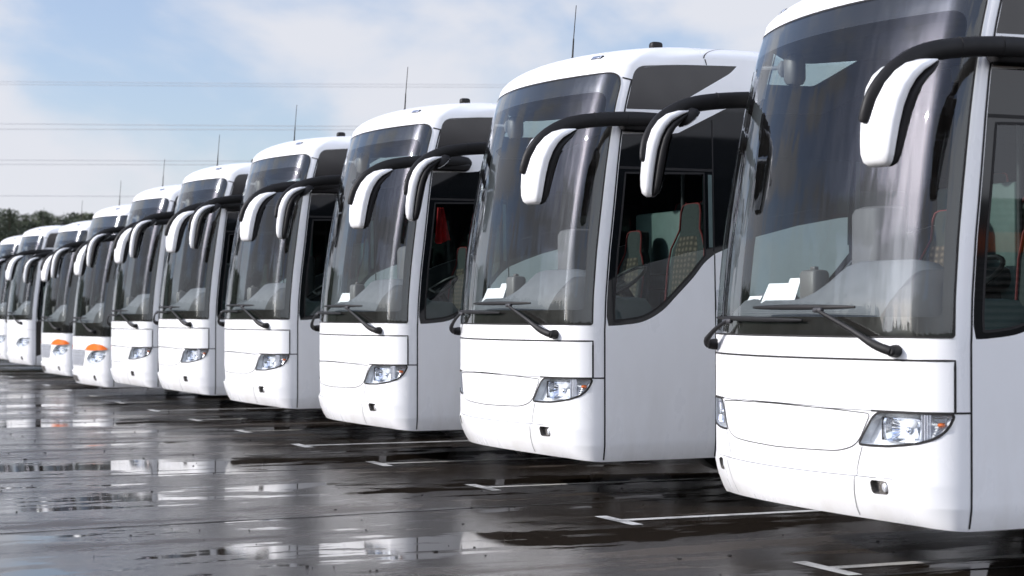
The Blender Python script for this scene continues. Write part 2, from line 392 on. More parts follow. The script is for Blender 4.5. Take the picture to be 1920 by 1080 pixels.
def bus_shell(root, var):
    white = M['white']
    # --- front
    top = [(-KEND+2*KEND*i/40, ZS) for i in range(41)]
    bot = [(KEND-2*KEND*i/40, bottom_z(KEND-2*KEND*i/40)) for i in range(41)]
    # bumper: below the line of the lamps
    zj = .977
    def front_piece(name, outer, holes, rows=(), mat=None, off=0, gz=.06):
        return patch(name, outer, holes, SF, mat or white, root, off=off, rows=rows, gz=gz, gu=.08)
    hl2 = mirr(HL); fg2 = mirr(FOG)
    if var == 1:
        bump_outer = bot[::-1]+[(KEND, zj), (-KEND, zj)]
        shield_h = [p for p in SHIELD if p[1] < zj-.001]
        # shield cuts through the top of the bumper
        left = [p for p in SHIELD]
        lower = sorted([p for p in SHIELD if p[1] < .958], key=lambda p: -p[0])
        hlo = [p for p in HL]
        bump_outer = bot[::-1]+[(KEND, zj)]+[(1.3, zj)]
        bump_outer += [(1.30, .974)]
        bumper = patch('bumper', bot[::-1]+[(KEND, .977), (-KEND, .977)], [[p if p[1] < .975 else (p[0], .974) for p in HL], [p if p[1] < .975 else (p[0], .974) for p in hl2], FOG, fg2,
                 [(x, min(z, .9745)) for x, z in SHIELD]], SF, white, root, gz=.05, gu=.08, rows=(.59, .598, .602, .606, .61, .616, .622, .34, .36, .39, .42, .45, .48))
        sh = patch('grille_panel', [(x, z) for x, z in SHIELD], [], SF, white, root, off=.001, gz=.06)
        flap = patch('service_flap', dens([(-1.288, .985), (-.9, .981)], .1, False)+[(-.55, .987), (0, .992), (.55, .987)]+[(.9, .981), (1.288, .985), (1.288, 1.258), (-1.288, 1.258)], [], SF, white, root, gz=.07)
        sm_ = MB()
        SB = sm_
        strip(SB, [(-1.293, .981), (-1.293, 1.262), (1.293, 1.262), (1.293, .981)], SF, .012)
        strip(SB, [(.83, .979), (KEND, .979)], SF, .011, .0024); strip(SB, [(-KEND, .979), (-.83, .979)], SF, .011, .0024)
        shl = sorted([p for p in SHIELD if p[1] > .96 and abs(p[0]) < .83], key=lambda p: p[0])
        strip(SB, SHIELD, SF, .006, .0022, closed=True)
        strip(SB, HL, SF, .014, .003, closed=True); strip(SB, hl2, SF, .014, .003, closed=True)
        SB.build('panel_seam', M['seam'], root)
        g = MB()
        for s in (-1, 1):
            strip(g, [(s*.765, .775), (s*.735, .70), (s*.715, .64), (s*.722, .60), (s*.705, .52), (s*.69, .43), (s*.69, .385)], SF, .006, .0015)
        strip(g, [(-.97, .608), (.97, .608)], SF, .005, .0015)
        g.build('bumper_joint', M['gseam'], root)
        hl = (.742, 1.294)
    else:
        holes = [FOGR, mirr(FOGR)]+[HLR, mirr(HLR)]
        bumper = patch('bumper', bot[::-1]+[(KEND, 1.10), (-KEND, 1.10)], holes, SF, white, root, gz=.05, gu=.08, rows=(.59, .598, .602, .606, .61, .616, .622, .34, .36, .39, .42, .45, .48))
    # upper front skin: from lamp line to roof, without windscreen and flap
    zlow = .981 if var == 1 else 1.10
    wsb = WS if var != 2 else rnd([(-KEND+.01, 1.23), (KEND-.01, 1.23), (KEND-.01, 3.36), (-KEND+.01, 3.36)], [.01, .01, .08, .08], 6)
    outer = [(-KEND, zlow), (KEND, zlow)]+dens([(KEND, zlow), (KEND, ZS)], .1, False)[1:]+top[::-1][1:]
    holes = [wsb]
    if var == 1: holes.append([(-1.288, .985), (1.288, .985), (1.288, 1.258), (-1.288, 1.258)])
    patch('front_frame', outer, holes, SF, white, root, gz=.07, gu=.08)
    # windscreen: glass, black printed edge behind it
    ws = patch('windscreen', wsb, [], SF, M['ws'], root, off=.002, gz=.07, gu=.06)
    inner = WSIN if var != 2 else rnd([(-1.2, 1.47), (1.2, 1.47), (1.17, 3.17), (-1.17, 3.17)], .08, 6)
    fr = patch('printed_edge', wsb, [inner], SF, M['frit'], ws, off=-.004, gz=.07, gu=.06)
    g = MB(); strip(g, wsb, SF, .010, .0035, closed=True)
    g.build('rubber_surround', M['seam'], ws)
    # band of printed dots above the bottom edge
    ds = MB()
    for r in range(6):
        z = 1.508+r*.0105; rad = .0034-.0005*r; n = int(2.3/.0125)
        for i in range(n):
            u = -1.2+2.4*(i+(.5 if r % 2 else 0))/n
            if abs(u) > 1.2: continue
            c = SF(u, z); nn = normal(SF, u, z); c = c-nn*.003
            tx = (SF(u+.004, z)-SF(u-.004, z)).normalized()*rad
            ds.add([c-tx, c-Vector((0, 0, rad)), c+tx, c+Vector((0, 0, rad))], [(0, 1, 2, 3)])
    if var == 1: ds.build('printed_dots', M['frit'], ws, sm=False)
    # --- sides
    for sg in (1, -1):
        S = SS(sg); fl = sg < 0
        z0 = SKIRT
        lead = [(yseam(z), z) for z in [ZB+.005+(ZS-ZB-.005)*k/60 for k in range(61)]]
        up = lead[::-1]
        topl = [(LEN-.1*0, zside(LEN))]
        topline = [(y, zside(y)) for y in [yseam(ZS)+.02, .8, .9, 1.0, 1.1, 1.2, 1.3, 1.4, 1.5, 2.0, 4, 8, LEN]]
        arches = arch(9.1)[::1]+arch(2.9)
        outer = lead+topline+[(LEN, SKIRT)]+arches
        holes = [SWO, UW]
        mat = white if var != 3 else [M['white'], M['brownside']]
        mf = None
        if var == 3: mf = lambda c: 1 if (c[0] < 1.42 and .56 < c[1] < 2.9 and c[0] > yseam(c[1])+.03) else 0
        if var == 2: mat = [M['white'], M['frit']]; mf = lambda c: 1 if (c[0] < 1.42 and c[1] > 1.1 and c[1] < 3.3) else 0
        patch('side_panel', outer, holes, S, mat, root, gu=.25, gz=.10, step=.05, rows=(.36, .38, .4, .43, .46, .5), flip=fl, mi_fn=mf)
        # lining inside
        patch('side_lining', lead[5:]+topline+[(LEN, SKIRT), (yseam(.5), SKIRT+.2)][:1]+[(LEN, 1.0), (.6, 1.0)], [SWO, UW], S, M['lining'], root, off=-.03, gu=.5, gz=.3, step=.12, flip=fl)
        w = patch('side_window', SWO, [PANE], S, M['tint'], root, off=-.001, gu=.4, gz=.2, step=.06, flip=fl)
        p = patch('window_pane', PANE, [], S, M['sg'], w, off=-.004, gu=.2, gz=.2, flip=fl)
        g = MB(); strip(g, PANE, S, .016, .0005, flip=fl, closed=True)
        g.build('pane_seal', M['seam'], w)
        for y in (1.425, 3.2, 4.9, 6.6, 8.3, 10.0):
            g = MB(); strip(g, [(y, 1.96 if y < 2 else 2.31), (y, 3.0 if y < 2 else 3.24)], S, .012, .0012, flip=fl); g.build('window_divider', M['seam'], w)
        g = MB(); strip(g, [(.60, 2.60), (1.42, 2.60)], S, .02, .0016, flip=fl)
        g.build('window_frame', M['seam'], w)
        g = MB(); strip(g, [(1.372, 1.99), (1.372, 2.56)], S, .035, -.045, flip=fl); strip(g, [(1.372, 1.99), (1.372, 2.56)], S, .035, -.047, flip=not fl); g.build('inner_trim', M['teal'], w)
        patch('upper_side_panel', UW, [], S, M['panel'] if sg > 0 else M['sg'], root, off=.0, gu=.2, gz=.1, flip=fl)
        g = MB()
        strip(g, [(lead[0][0], .352)]+[q for q in lead[1:] if q[1] < 3.29], S, .013, .0022, flip=fl)
        strip(g, [(1.43, SKIRT+.005), (1.43, 1.94)], S, .011, .0016, flip=fl)
        strip(g, [(1.385, 3.435), (1.37, 3.48)], S, .009, .0016, flip=fl)
        g.build('side_seam', M['seam'], root)
        # small hinge plate by the rear door edge
        hp = MB(); hp.box((sg*1.277, 1.455, 1.58), (.006, .035, .16), bev=.002)
        hp.build('hinge_plate', M['lampgrey'], root)
    # --- shoulder and roof
    P = []
    sy = [LEN, 10, 8, 6, 4, 3, 2.6, 2.3, 2.0, 1.8, 1.6, 1.45, 1.3, 1.2, 1.1, 1.0, .92, .86]
    for y in sy: P.append((Vector((WH(zside(y)), y, zside(y))), (1, 0, 0)))
    for i in range(81):
        u = KEND-2*KEND*i/80; P.append((SF(u, ZS), None))
    for y in sy[::-1]: P.append((Vector((-WH(zside(y)), y, zside(y))), (1, 0, 0)))
    rings = []; K = 14
    def Q(p):
        qx = p.x*.965/1.215; t = smooth((2.6-p.y)/2.3)
        return Vector((qx, p.y+.80*t, 3.60+.03*(1-(qx/.965)**2)))
    vs = []
    for p, _ in P:
        q = Q(p)
        for k in range(K+1):
            th = PI/2*k/K
            xy = p+(q-p)*(1-math.cos(th)); z = p.z+(q.z-p.z)*math.sin(th)
            vs.append(Vector((xy.x, xy.y, z)))
    n = len(P); fs = []
    for i in range(n-1):
        for k in range(K):
            a = i*(K+1)+k; fs.append((a, a+K+1, a+K+2, a+1))
    # cap: join left ring points to right ring points
    h = n//2
    m = 8; base = len(vs)
    for i in range(h):
        a = vs[i*(K+1)+K]; b = vs[(n-1-i)*(K+1)+K]
        for j in range(1, m):
            t = j/m; x = a.x+(b.x-a.x)*t; vs.append(Vector((x, a.y+(b.y-a.y)*t, 3.60+.03*(1-(x/.965)**2))))
    def ci(i, j):
        if j == 0: return i*(K+1)+K
        if j == m: return (n-1-i)*(K+1)+K
        return base+i*(m-1)+j-1
    for i in range(h-1):
        for j in range(m): fs.append((ci(i, j), ci(i+1, j), ci(i+1, j+1), ci(i, j+1)))
    mid = h*(K+1)+K
    for j in range(m): fs.append((ci(h-1, j), mid, ci(h-1, j+1)))
    mesh('roof', vs, [f[::-1] for f in fs], white, root)
    # roof joint behind the front cap
    def SH(y, th, sg=1):
        p = Vector((sg*WH(zside(y)), y, zside(y))) if y > .85 else SF(sg*KEND, ZS)
        q = Q(p); xy = p+(q-p)*(1-math.cos(th)); return Vector((xy.x, xy.y, p.z+(q.z-p.z)*math.sin(th)))
    for sg in (1, -1):
        g = MB()
        pts = [SH(1.36, PI/2*k/12, sg)+Vector((sg*.002, 0, .002)) for k in range(13)]
        vv = []
        for p in pts: vv += [p-Vector((0, .005, 0)), p+Vector((0, .005, 0))]
        g.add(vv, [(2*i, 2*i+2, 2*i+3, 2*i+1) for i in range(12)])
        g.build('roof_seam', M['seam'], root); g = MB()
        pts = [SF(sg*u, 3.30)+normal(SF, sg*u, 3.30)*.003 for u in (1.285, 1.31, 1.34, KEND)]
        vv = []
        for i, p in enumerate(pts): vv += [p-Vector((0, 0, .006+i*.006)), p+Vector((0, 0, .006-i*.006))]
        g.add(vv, [(2*i, 2*i+2, 2*i+3, 2*i+1) for i in range(3)])
        g.build('pillar_seam', M['seam'], root)
    # rear wall, underbody, floor, lining
    mesh('rear_wall', [(-1.215, LEN, 3.49), (1.215, LEN, 3.49), (1.27, LEN, 1.4), (1.27, LEN, SKIRT), (-1.27, LEN, SKIRT), (-1.27, LEN, 1.4), (-.965, LEN, 3.6), (.965, LEN, 3.6)], [(7, 6, 0, 1), (1, 0, 5, 2), (2, 5, 4, 3)], white, root, False)
    ub = MB(); ub.box((0, 6.3, .62), (2.3, 11.3, .30)); ub.box((0, 1.35, .50), (2.2, 1.3, .2)); ub.build('underbody', M['tyre'], root, sm=False)
    fl_ = MB(); fl_.box((0, 1.35, 1.02), (2.4, 1.7, .06)); fl_.box((0, 7.0, 1.32), (2.42, 9.9, .06)); fl_.build('floor', M['floorin'], root, sm=False)
    cl = MB(); cl.box((0, 6.7, 3.30), (2.36, 10.4, .05)); cl.box((0, 6.6, 3.08), (.9, 10, .10))
    for s in (-1, 1): cl.box((s*.95, 7.3, 2.98), (.42, 9.3, .22), bev=.06)
    cl.build('ceiling', M['ceil'], root)
    # header locker above the windscreen
    hd = MB()
    ring = []
    for x in [-1.1+2.2*i/14 for i in range(15)]:
        yy = yprof(3.2)+CA*(x/1.22)**2
        a = abs(x)/1.1
        ring.append([Vector((x, yy+.10, 3.36)), Vector((x, yy+.11, 3.26)), Vector((x, yy+.26, 3.19)), Vector((x, yy+.45, 3.20)), Vector((x, 1.5, 3.26)), Vector((x, 1.5, 3.36))])
    hd.loft(ring); hd.build('header_locker', M['ceil'], root, ang=25)
    # wheels
    for yw in (2.9, 9.1):
        for s in (-1, 1):
            w = MB(); xc = s*1.06; rg = []
            for r_, x_ in ((.30, .15), (.46, .15), (.50, .11), (.50, -.11), (.46, -.15), (.30, -.15)):
                rg.append([Vector((xc+x_, yw+r_*math.cos(2*PI*k/28), .50+r_*math.sin(2*PI*k/28))) for k in range(28)])
            w.loft(rg, caps=True); wo = w.build('wheel', M['tyre'], root)
            w = MB(); w.loft([[Vector((xc+s*x_, yw+r_*math.cos(2*PI*k/24), .50+r_*math.sin(2*PI*k/24))) for k in range(24)] for r_, x_ in ((.30, .152), (.27, .155), (.24, .09), (.12, .08), (.10, .14), (.02, .15))])
            w.build('rim', M['rim'], wo)

HLR = rnd([(.70, .83), (.80, .76), (1.0, .73), (1.15, .77), (1.24, .86), (1.27, .97), (1.0, .98), (.84, .95)], .08, 5)
FOGR = [(1.0+.05*math.cos(2*PI*k/16), .50+.05*math.sin(2*PI*k/16)) for k in range(16)]

def cavity(name, poly, depth, parent, mat, s=1, scl=.9):
    poly = dens(poly, .03); cx = sum(p[0] for p in poly)/len(poly); cz = sum(p[1] for p in poly)/len(poly)
    inner = [(cx+(p[0]-cx)*scl, cz+(p[1]-cz)*scl) for p in poly]
    vs = [SF(*p)-normal(SF, *p)*.001 for p in poly]+[SF(*p)-normal(SF, *p)*depth for p in inner]
    n = len(poly); c = SF(cx, cz)-normal(SF, cx, cz)*depth; vs.append(c)
    fs = [(i, (i+1) % n, n+(i+1) % n, n+i) for i in range(n)]+[(n+i, n+(i+1) % n, 2*n) for i in range(n)]
    return mesh(name, vs, fs, mat, parent, False)

def lamps(root, var):
    for s in (1, -1):
        HLx = HL if var == 1 else HLR
        poly = HLx if s > 0 else mirr(HLx)
        h = cavity('headlight', poly, .05, root, M['lampwhite'])
        patch('lens', poly, [], SF, M['lens'], h, off=.0, gu=.06, gz=.05)
        # projector box with bowl
        cx, cz, wx, hz = (.965, .880, .155, .155) if var == 1 else (.97, .865, .2, .16)
        def LP(u, z, d): return SF(s*u, z)-normal(SF, s*u, z)*d
        b = MB()
        fan = []
        # square rim
        rim_o = [(cx-wx*.5, cz-hz*.42), (cx+wx*1.18, cz-hz*.42), (cx+wx*1.18, cz+hz*.47), (cx-wx*.5, cz+hz*.47)]
        rg = []
        for t, d in ((1.0, .022), (.97, .018), (.93, .03), (.80, .045), (.55, .062), (.28, .071), (.10, .072)):
            ring = []; ccx = cx+wx*.34; ccz = cz
            for k in range(24):
                a = 2*PI*k/24; ca, sa = math.cos(a), math.sin(a)
                q = max(abs(ca), abs(sa)); e = .75*t+.05
                # superellipse between square and circle
                sq = (1/q)*(min(1, t))+(1)*(1-min(1, t))
                ring.append(LP(ccx+wx*.80*t*ca*min(sq, 1.3), ccz+hz*.44*t*sa*min(sq, 1.3), d))
            rg.append(ring)
        b.loft(rg, caps=False)
        b.build('reflector', M['chrome'], h, ang=25)
        b = MB()
        for k in range(-2, 3):      # facets of the bowl
            z = cz+k*hz*.15
            b.tube([LP(cx+wx*-.15, z*1.0, .040), LP(cx+wx*.36, cz+k*hz*.04, .068)], [.009, .002], 5)
        b.build('reflector_facet', M['chrome'], h, ang=15)
        b = MB(); c = LP(cx+wx*.52, cz-.002, .045); b.ball(c, (.016, .016, .02)); b.build('bulb', M['lens'] if False else M['chrome'], h)
        b = MB()                    # dark side wall of the projector box
        p0 = [LP(cx-wx*.47, cz-hz*.40, .012), LP(cx-wx*.47, cz+hz*.44, .012), LP(cx-wx*.42, cz+hz*.44, .06), LP(cx-wx*.42, cz-hz*.40, .06)]
        b.add(p0, [(0, 1, 2, 3)]); b.build('box_wall', M['dashdark'], h, sm=False)
        if var == 1:
            b = MB()
            for u in (1.145, 1.158, 1.171, 1.184): b.tube([LP(u, .815+max(0, (u-1.15))*.4, .006), LP(u, .968, .006)], .006, 6)
            b.build('divider', M['silver'], h)
            b = MB(); b.ball(LP(1.232, .912, .025), (.022, .022, .013)); b.build('turn_bulb', M['amber'], h)
            b = MB()
            for k in range(7):
                z = .86+k*.016; b.tube([LP(1.195, z, .03), LP(1.22+.008*k, z, .03)], .003, 4)
            b.build('turn_reflector', M['chrome'], h)
        # fog lamp
        FG = FOG if var == 1 else FOGR
        pf = FG if s > 0 else mirr(FG)
        f = cavity('fog_light', pf, .035, root, M['foglens'], scl=.95)
        c = SF(s*.905 if var == 1 else s*1.0, .552 if var == 1 else .5); nn = normal(SF, s*.9, .552)
        b = MB(); b.ball(c-nn*.028, (.026, .014, .028)); b.build('fog_lens', M['lampgrey'], f)
    if var == 2:
        for s in (1, -1):
            ow = rnd([(.66, .99), (.86, .985), (1.2, .99), (1.30, 1.0), (1.2, 1.09), (1.0, 1.11), (.8, 1.07)], .06, 5)
            pl = ow if s > 0 else mirr(ow)
            patch('lamp_cover', pl, [], SF, M['orange'], root, off=.02, gu=.05)
        gp = rnd([(-.55, .72), (.55, .72), (.66, .98), (-.66, .98)], .05, 4)
        patch('grille', gp, [], SF, M['silver'], root, off=.006)
        g = MB()
        strip(g, [(-.67, .99), (.67, .99)], SF, .01, .008); strip(g, [(-.6, .88), (.6, .88)], SF, .006, .009); strip(g, [(-.64, .94), (.64, .94)], SF, .006, .009)
        strip(g, [(-.57, .71), (.57, .71)], SF, .012, .008); g.build('grille_bar', M['lampgrey'], root)
        npl = rnd([(-.32, .42), (.20, .42), (.20, .53), (-.32, .53)], .01, 3)
        patch('number_plate', npl, [], SF, M['devgrey'], root, off=.01)
    if var == 3:
        g = MB()
        strip(g, [(-KEND, 1.16), (KEND, 1.16)], SF, .004, .002); strip(g, [(-.66, .98), (-.7, .74), (-.4, .70), (.4, .70), (.7, .74), (.66, .98)], SF, .004, .002)
        g.build('panel_seam', M['gseam'], root)

def mirrors(root):
    for s in (1, -1):
        X = 1.335
        arm = empty('mirror'); arm.parent = root
        tag(arm, None)
        a = MB()
        pts = bez([(s*1.27, 1.02, 2.955), (s*1.305, .90, 2.968), (s*X, .60, 2.965), (s*X, .30, 2.938), (s*X, .10, 2.893), (s*X, -.07, 2.80), (s*(X-.02), -.175, 2.68), (s*(X-.035), -.218, 2.58), (s*(X-.045), -.232, 2.52)], 6)
        n = len(pts); rr = []
        for i in range(n):
            t = i/(n-1); rr.append(lerp(t, [(0, .03), (.06, .056), (.12, .062), (.55, .060), (.72, .052), (.85, .040), (.97, .030), (1, .020)]))
        a.tube(pts, [q*.92 for q in rr], 14, flat=.7); a.build('mirror_arm', M['black'], arm)
        for (y, z) in ((.345, 2.946), (.62, 2.966)):
            g = MB(); g.tube([(s*X, y-.002, z), (s*X, y+.002, z)], .0575, 16, flat=.72); g.build('arm_joint', M['seam'], arm)
        b = MB(); b.box((s*1.275, .80, 2.925), (.12, .42, .10), bev=.045); b.build('arm_base', M['black'], arm)
        # head: lofted sections from the top to the bottom; yaw so the glass looks at the driver
        yaw = R(20)*s
        ax = Vector((math.cos(yaw), math.sin(yaw), 0)); dp = Vector((-math.sin(yaw), math.cos(yaw), 0))   # lateral, rearward
        FR = [(.125, 2.868), (.04, 2.862), (-.04, 2.838), (-.10, 2.795), (-.15, 2.73), (-.187, 2.64), (-.207, 2.53), (-.217, 2.43), (-.217, 2.36), (-.207, 2.315), (-.18, 2.290)]
        RE = [(.135, 2.848), (.075, 2.79), (.02, 2.742), (-.012, 2.695), (-.035, 2.635), (-.052, 2.56), (-.068, 2.48), (-.082, 2.405), (-.095, 2.348), (-.108, 2.308), (-.125, 2.290)]
        wid = [.17, .255, .285, .285, .272, .252, .234, .218, .204, .178, .125]
        def sections(f0, f1, grow=0):
            rings = []
            for i in range(len(FR)):
                f = Vector(FR[i]); r_ = Vector(RE[i]); c2 = (f+r_)/2; d = f-r_
                c = Vector((s*1.33, c2.x, c2.y)); nf = dp*d.x+Vector((0, 0, d.y)); w = wid[i]/2+grow
                ring = []
                for k in range(24):
                    a_ = 2*PI*k/24; ca, sa = math.cos(a_), math.sin(a_)
                    ex = math.copysign(abs(ca)**.6, ca); ey = math.copysign(abs(sa)**.6, sa)
                    t = f0+(f1-f0)*(ey*.5+.5)
                    pinch = 1-.16*max(0, t-.5)
                    ring.append(c+ax*(ex*w*pinch)+nf*(t-.5))
                rings.append(ring)
            return rings
        sh = MB(); sh.loft(sections(.42, 1.0)); sh.build('mirror_shell', M['white'], arm, ang=60)
        rm = MB(); rm.loft(sections(.0, .43, .004)); rm.build('mirror_rim', M['black'], arm, ang=60)
        gl = MB()
        rg = sections(-.03, -.005, -.012); gl.loft(rg[3:-1]); gl.build('mirror_glass', M['mirror'], arm, ang=60)
        # round close-range mirror under the arm
        k = MB(); rot = Matrix.Rotation(R(38), 3, 'X'); rings = []
        c = Vector((s*1.29, .11, 2.815))
        for rad, h in ((.02, .055), (.06, .045), (.085, .015), (.088, -.01), (.080, -.012)):
            rings.append([c+rot @ Vector((rad*.9*math.cos(2*PI*q/20), rad*math.sin(2*PI*q/20), h)) for q in range(20)])
        k.loft(rings, caps=False); k.build('kerb_mirror', M['black'], arm)
        k = MB(); k.ball(c+rot @ Vector((0, 0, -.01)), (.068, .078, .022), rot=rot, n=16); k.build('kerb_glass', M['mirror'], arm)

def wipers(root):
    def W_(u, z, d): return SF(u, z)+normal(SF, u, z)*d
    for pv, el, b0, b1 in (((1.0, 1.312), (.46, 1.535), (-.235, 1.553), (.735, 1.553)), ((-1.06, 1.318), (-.62, 1.468), (-.93, 1.49), (.31, 1.478))):
        w = empty('wiper'); w.parent = root
        c = W_(*pv, .0); nn = normal(SF, *pv)
        m = MB(); m.tube([c-nn*.01, c+nn*.02, c+nn*.055, c+nn*.065], [.036, .036, .030, .018], 16)
        sgn = 1 if pv[0] > 0 else -1
        P = [W_(pv[0], pv[1], .055), W_(pv[0]-.10, pv[1]+(.035 if sgn > 0 else -.0), .07), W_(pv[0]+(el[0]-pv[0])*.5, pv[1]+(el[1]-pv[1])*.52, .065), W_(*el, .05)]
        if sgn < 0: P = [W_(pv[0], pv[1], .06), W_(pv[0]+.10, pv[1]+.03, .085), W_(pv[0]+.26, pv[1]+.095, .07), W_(*el, .05)]
        m.tube(bez(P, 5), [.025, .027, .027, .026, .025, .024, .022, .020, .018, .017, .016, .015, .014, .013, .012, .011], 10, flat=.75)
        m.build('wiper_arm', M['black'], w)
        m = MB(); n = 18; pts = []; rr = []
        for i in range(n+1):
            t = i/n; u = b0[0]+(b1[0]-b0[0])*t; z = b0[1]+(b1[1]-b0[1])*t
            pts.append(W_(u, z, .030)); rr.append(.007+.009*math.sin(PI*t)**.7)
        m.tube(pts, rr, 8, flat=.8)
        m.build('wiper_blade', M['black'], w)
        m = MB(); e = W_(*el, .04); m.box(e, (.09, .03, .03), bev=.01); m.build('blade_clip', M['dashdark'], w)

def seat(root, name, x, y, z, top, cloth='check', trim='red', w=.50, rot=0):
    """z = cushion height; top = headrest top"""
    st = empty(name, (x, y, 0)); st.parent = root; st.rotation_euler = (0, 0, rot)
    m = MB(); m.box((0, -.22, z), (w, .50, .14), bev=.05); m.box((0, -.2, z-.22), (w*.6, .3, .30), bev=.03); m.build('seat_cushion', M['seatdark'], st)
    H = top-z; rings = []
    secs = [(z+.02, .50, 0), (z+.15, .52, .02), (z+H*.45, .54, .05), (z+H*.62, .50, .07), (z+H*.72, .38, .085), (z+H*.78, .30, .09), (z+H*.93, .29, .10), (z+H*.985, .25, .105), (z+H, .18, .11)]
    def ring(zz, ww, yy, t, g=0):
        out = []
        for k in range(16):
            a = 2*PI*k/16; ca, sa = math.cos(a), math.sin(a)
            out.append(Vector((math.copysign(abs(ca)**.6, ca)*(ww/2*w/.5+g), yy+math.copysign(abs(sa)**.7, sa)*t, zz)))
        return out
    m = MB(); m.loft([ring(zz, ww, yy, .06) for zz, ww, yy in secs]); m.build('seat_back', M['seatdark'], st)
    m = MB(); m.loft([ring(zz, ww*.66, yy-.037, .035) for zz, ww, yy in secs[0:5]]); m.build('seat_panel', M[cloth], st)
    m = MB(); pts = [Vector((ww/2*w/.5*.98, yy-.045, zz)) for zz, ww, yy in secs]
    pts2 = [Vector((-p.x, p.y, p.z)) for p in pts[::-1]]
    m.tube(pts+pts2, .008, 6, up=(0, 1, 0)); m.build('piping', M[trim], st)
    return st

def interior(root, full=True):
    # dashboard: lofted across, follows the windscreen
    rings = []
    for i in range(41):
        x = -1.17+2.34*i/40; w = 1.25; yf = yprof(1.5)+CA*(x/w)**2+.05
        if abs(x) > 1.0: yf += .16*((abs(x)-1.0)/.17)**2
        hood = .30*smooth((x+.12)/.5)*smooth((1.12-x)/.35)
        side = .06*smooth((-.55-x)/.3)
        zt = 1.60+hood*.75+side
        rings.append([Vector((x, yf, 1.35)), Vector((x, yf+.005, 1.47)), Vector((x, yf+.05, 1.53)), Vector((x, yf+.13, 1.60+hood*.25)), Vector((x, yf+.24, zt-.015)), Vector((x, yf+.30, zt)), Vector((x, yf+.40, zt-.01)), Vector((x, yf+.46, zt-.08)), Vector((x, yf+.50, 1.3))])
    m = MB(); m.loft(rings); m.build('dashboard', M['dash'], root, ang=50)
    m = MB(); 
    rings = []
    for i in range(13):   # dark instrument hood at the outer side
        x = .80+.36*i/12; t = math.sin(PI*min(1, (i+1)/9)*.5); yf = yprof(1.5)+CA*(x/1.25)**2+.035+(.10*((x-1.0)/.17)**2 if x > 1 else 0)
        zt = 1.50+.26*t
        rings.append([Vector((x, yf, 1.36)), Vector((x, yf+.02, zt-.08)), Vector((x, yf+.10, zt)), Vector((x, yf+.18, zt)), Vector((x, yf+.2, 1.36))])
    m.loft(rings); m.build('instrument_hood', M['dashdark'], root)
    # steering wheel
    m = MB(); c = Vector((.62, .92, 1.72)); rot = Matrix.Rotation(R(35), 3, 'X'); pts = [c+rot @ Vector((.23*math.cos(2*PI*k/28), .23*math.sin(2*PI*k/28), 0)) for k in range(29)]
    m.tube(pts, .016, 8); m.tube([c+rot @ Vector((-.22, 0, 0)), c+rot @ Vector((0, -.03, -.02)), c+rot @ Vector((.22, 0, 0))], .014, 6)
    m.tube([c, c+rot @ Vector((0, 0, -.3))], .04, 8); m.build('steering_wheel', M['black'], root)
    seat(root, 'driver_seat', .68, 1.48, 1.42, 2.37, w=.58)
    seat(root, 'guide_seat', -.62, 1.62, 1.36, 2.2, w=.50)
    for (x, y, c) in ((-.45, 2.25, 'teal'), (.85, 2.55, 'seatdark'), (.40, 2.55, 'seatdark'), (-.9, 2.25, 'seatdark'), (.85, 3.4, 'seatdark'), (.4, 3.4, 'seatdark'), (-.45, 3.2, 'seatdark'), (-.9, 3.2, 'seatdark')):
        seat(root, 'passenger_seat', x, y, 1.75, 2.48, cloth=c, w=.42)
    # rounded grey green partition behind the guide seat
    m = MB(); m.box((-.62, 1.93, 1.85), (.85, .05, 1.05), bev=.02); m.build('partition', M['teal'], root)
    m = MB(); m.box((.72, 2.05, 1.75), (1.0, .04, .85), bev=.015); m.tube([(.2, 2.05, 1.3), (.2, 2.05, 3.1)], .018, 8); m.tube([(-.18, 1.93, 1.3), (-.18, 1.93, 3.1)], .018, 8)
    m.build('driver_partition', M['lining'], root)
    # tall grey cabinet between the door and the driver
    m = MB(); m.box((-.42, 1.02, 1.78), (.30, .26, .84), bev=.05); m.build('centre_console', M['consolegrey'], root)
    m = MB(); m.box((0, 4.6, 2.3), (2.3, .04, 1.9)); m.build('curtain', M['lining'], root)
    # interior mirror and its stem
    m = MB(); m.tube([(-.98, .50, 3.13), (-.80, .52, 3.11)], .014, 8); m.ball((-.77, .53, 3.10), (.035, .045, .06)); m.build('mirror_stem', M['dash'], root)
    m = MB(); m.box((-.69, .56, 3.085), (.12, .12, .21), bev=.04, rot=Matrix.Rotation(R(15), 3, 'Z')); m.build('interior_mirror', M['devgrey'], root)
    # ticket machine on the dash
    m = MB(); m.box((.02, .26, 1.66), (.17, .12, .24), bev=.025); m.box((.02, .26, 1.79), (.05, .03, .02), bev=.004); m.build('ticket_machine', M['devgrey'], root)

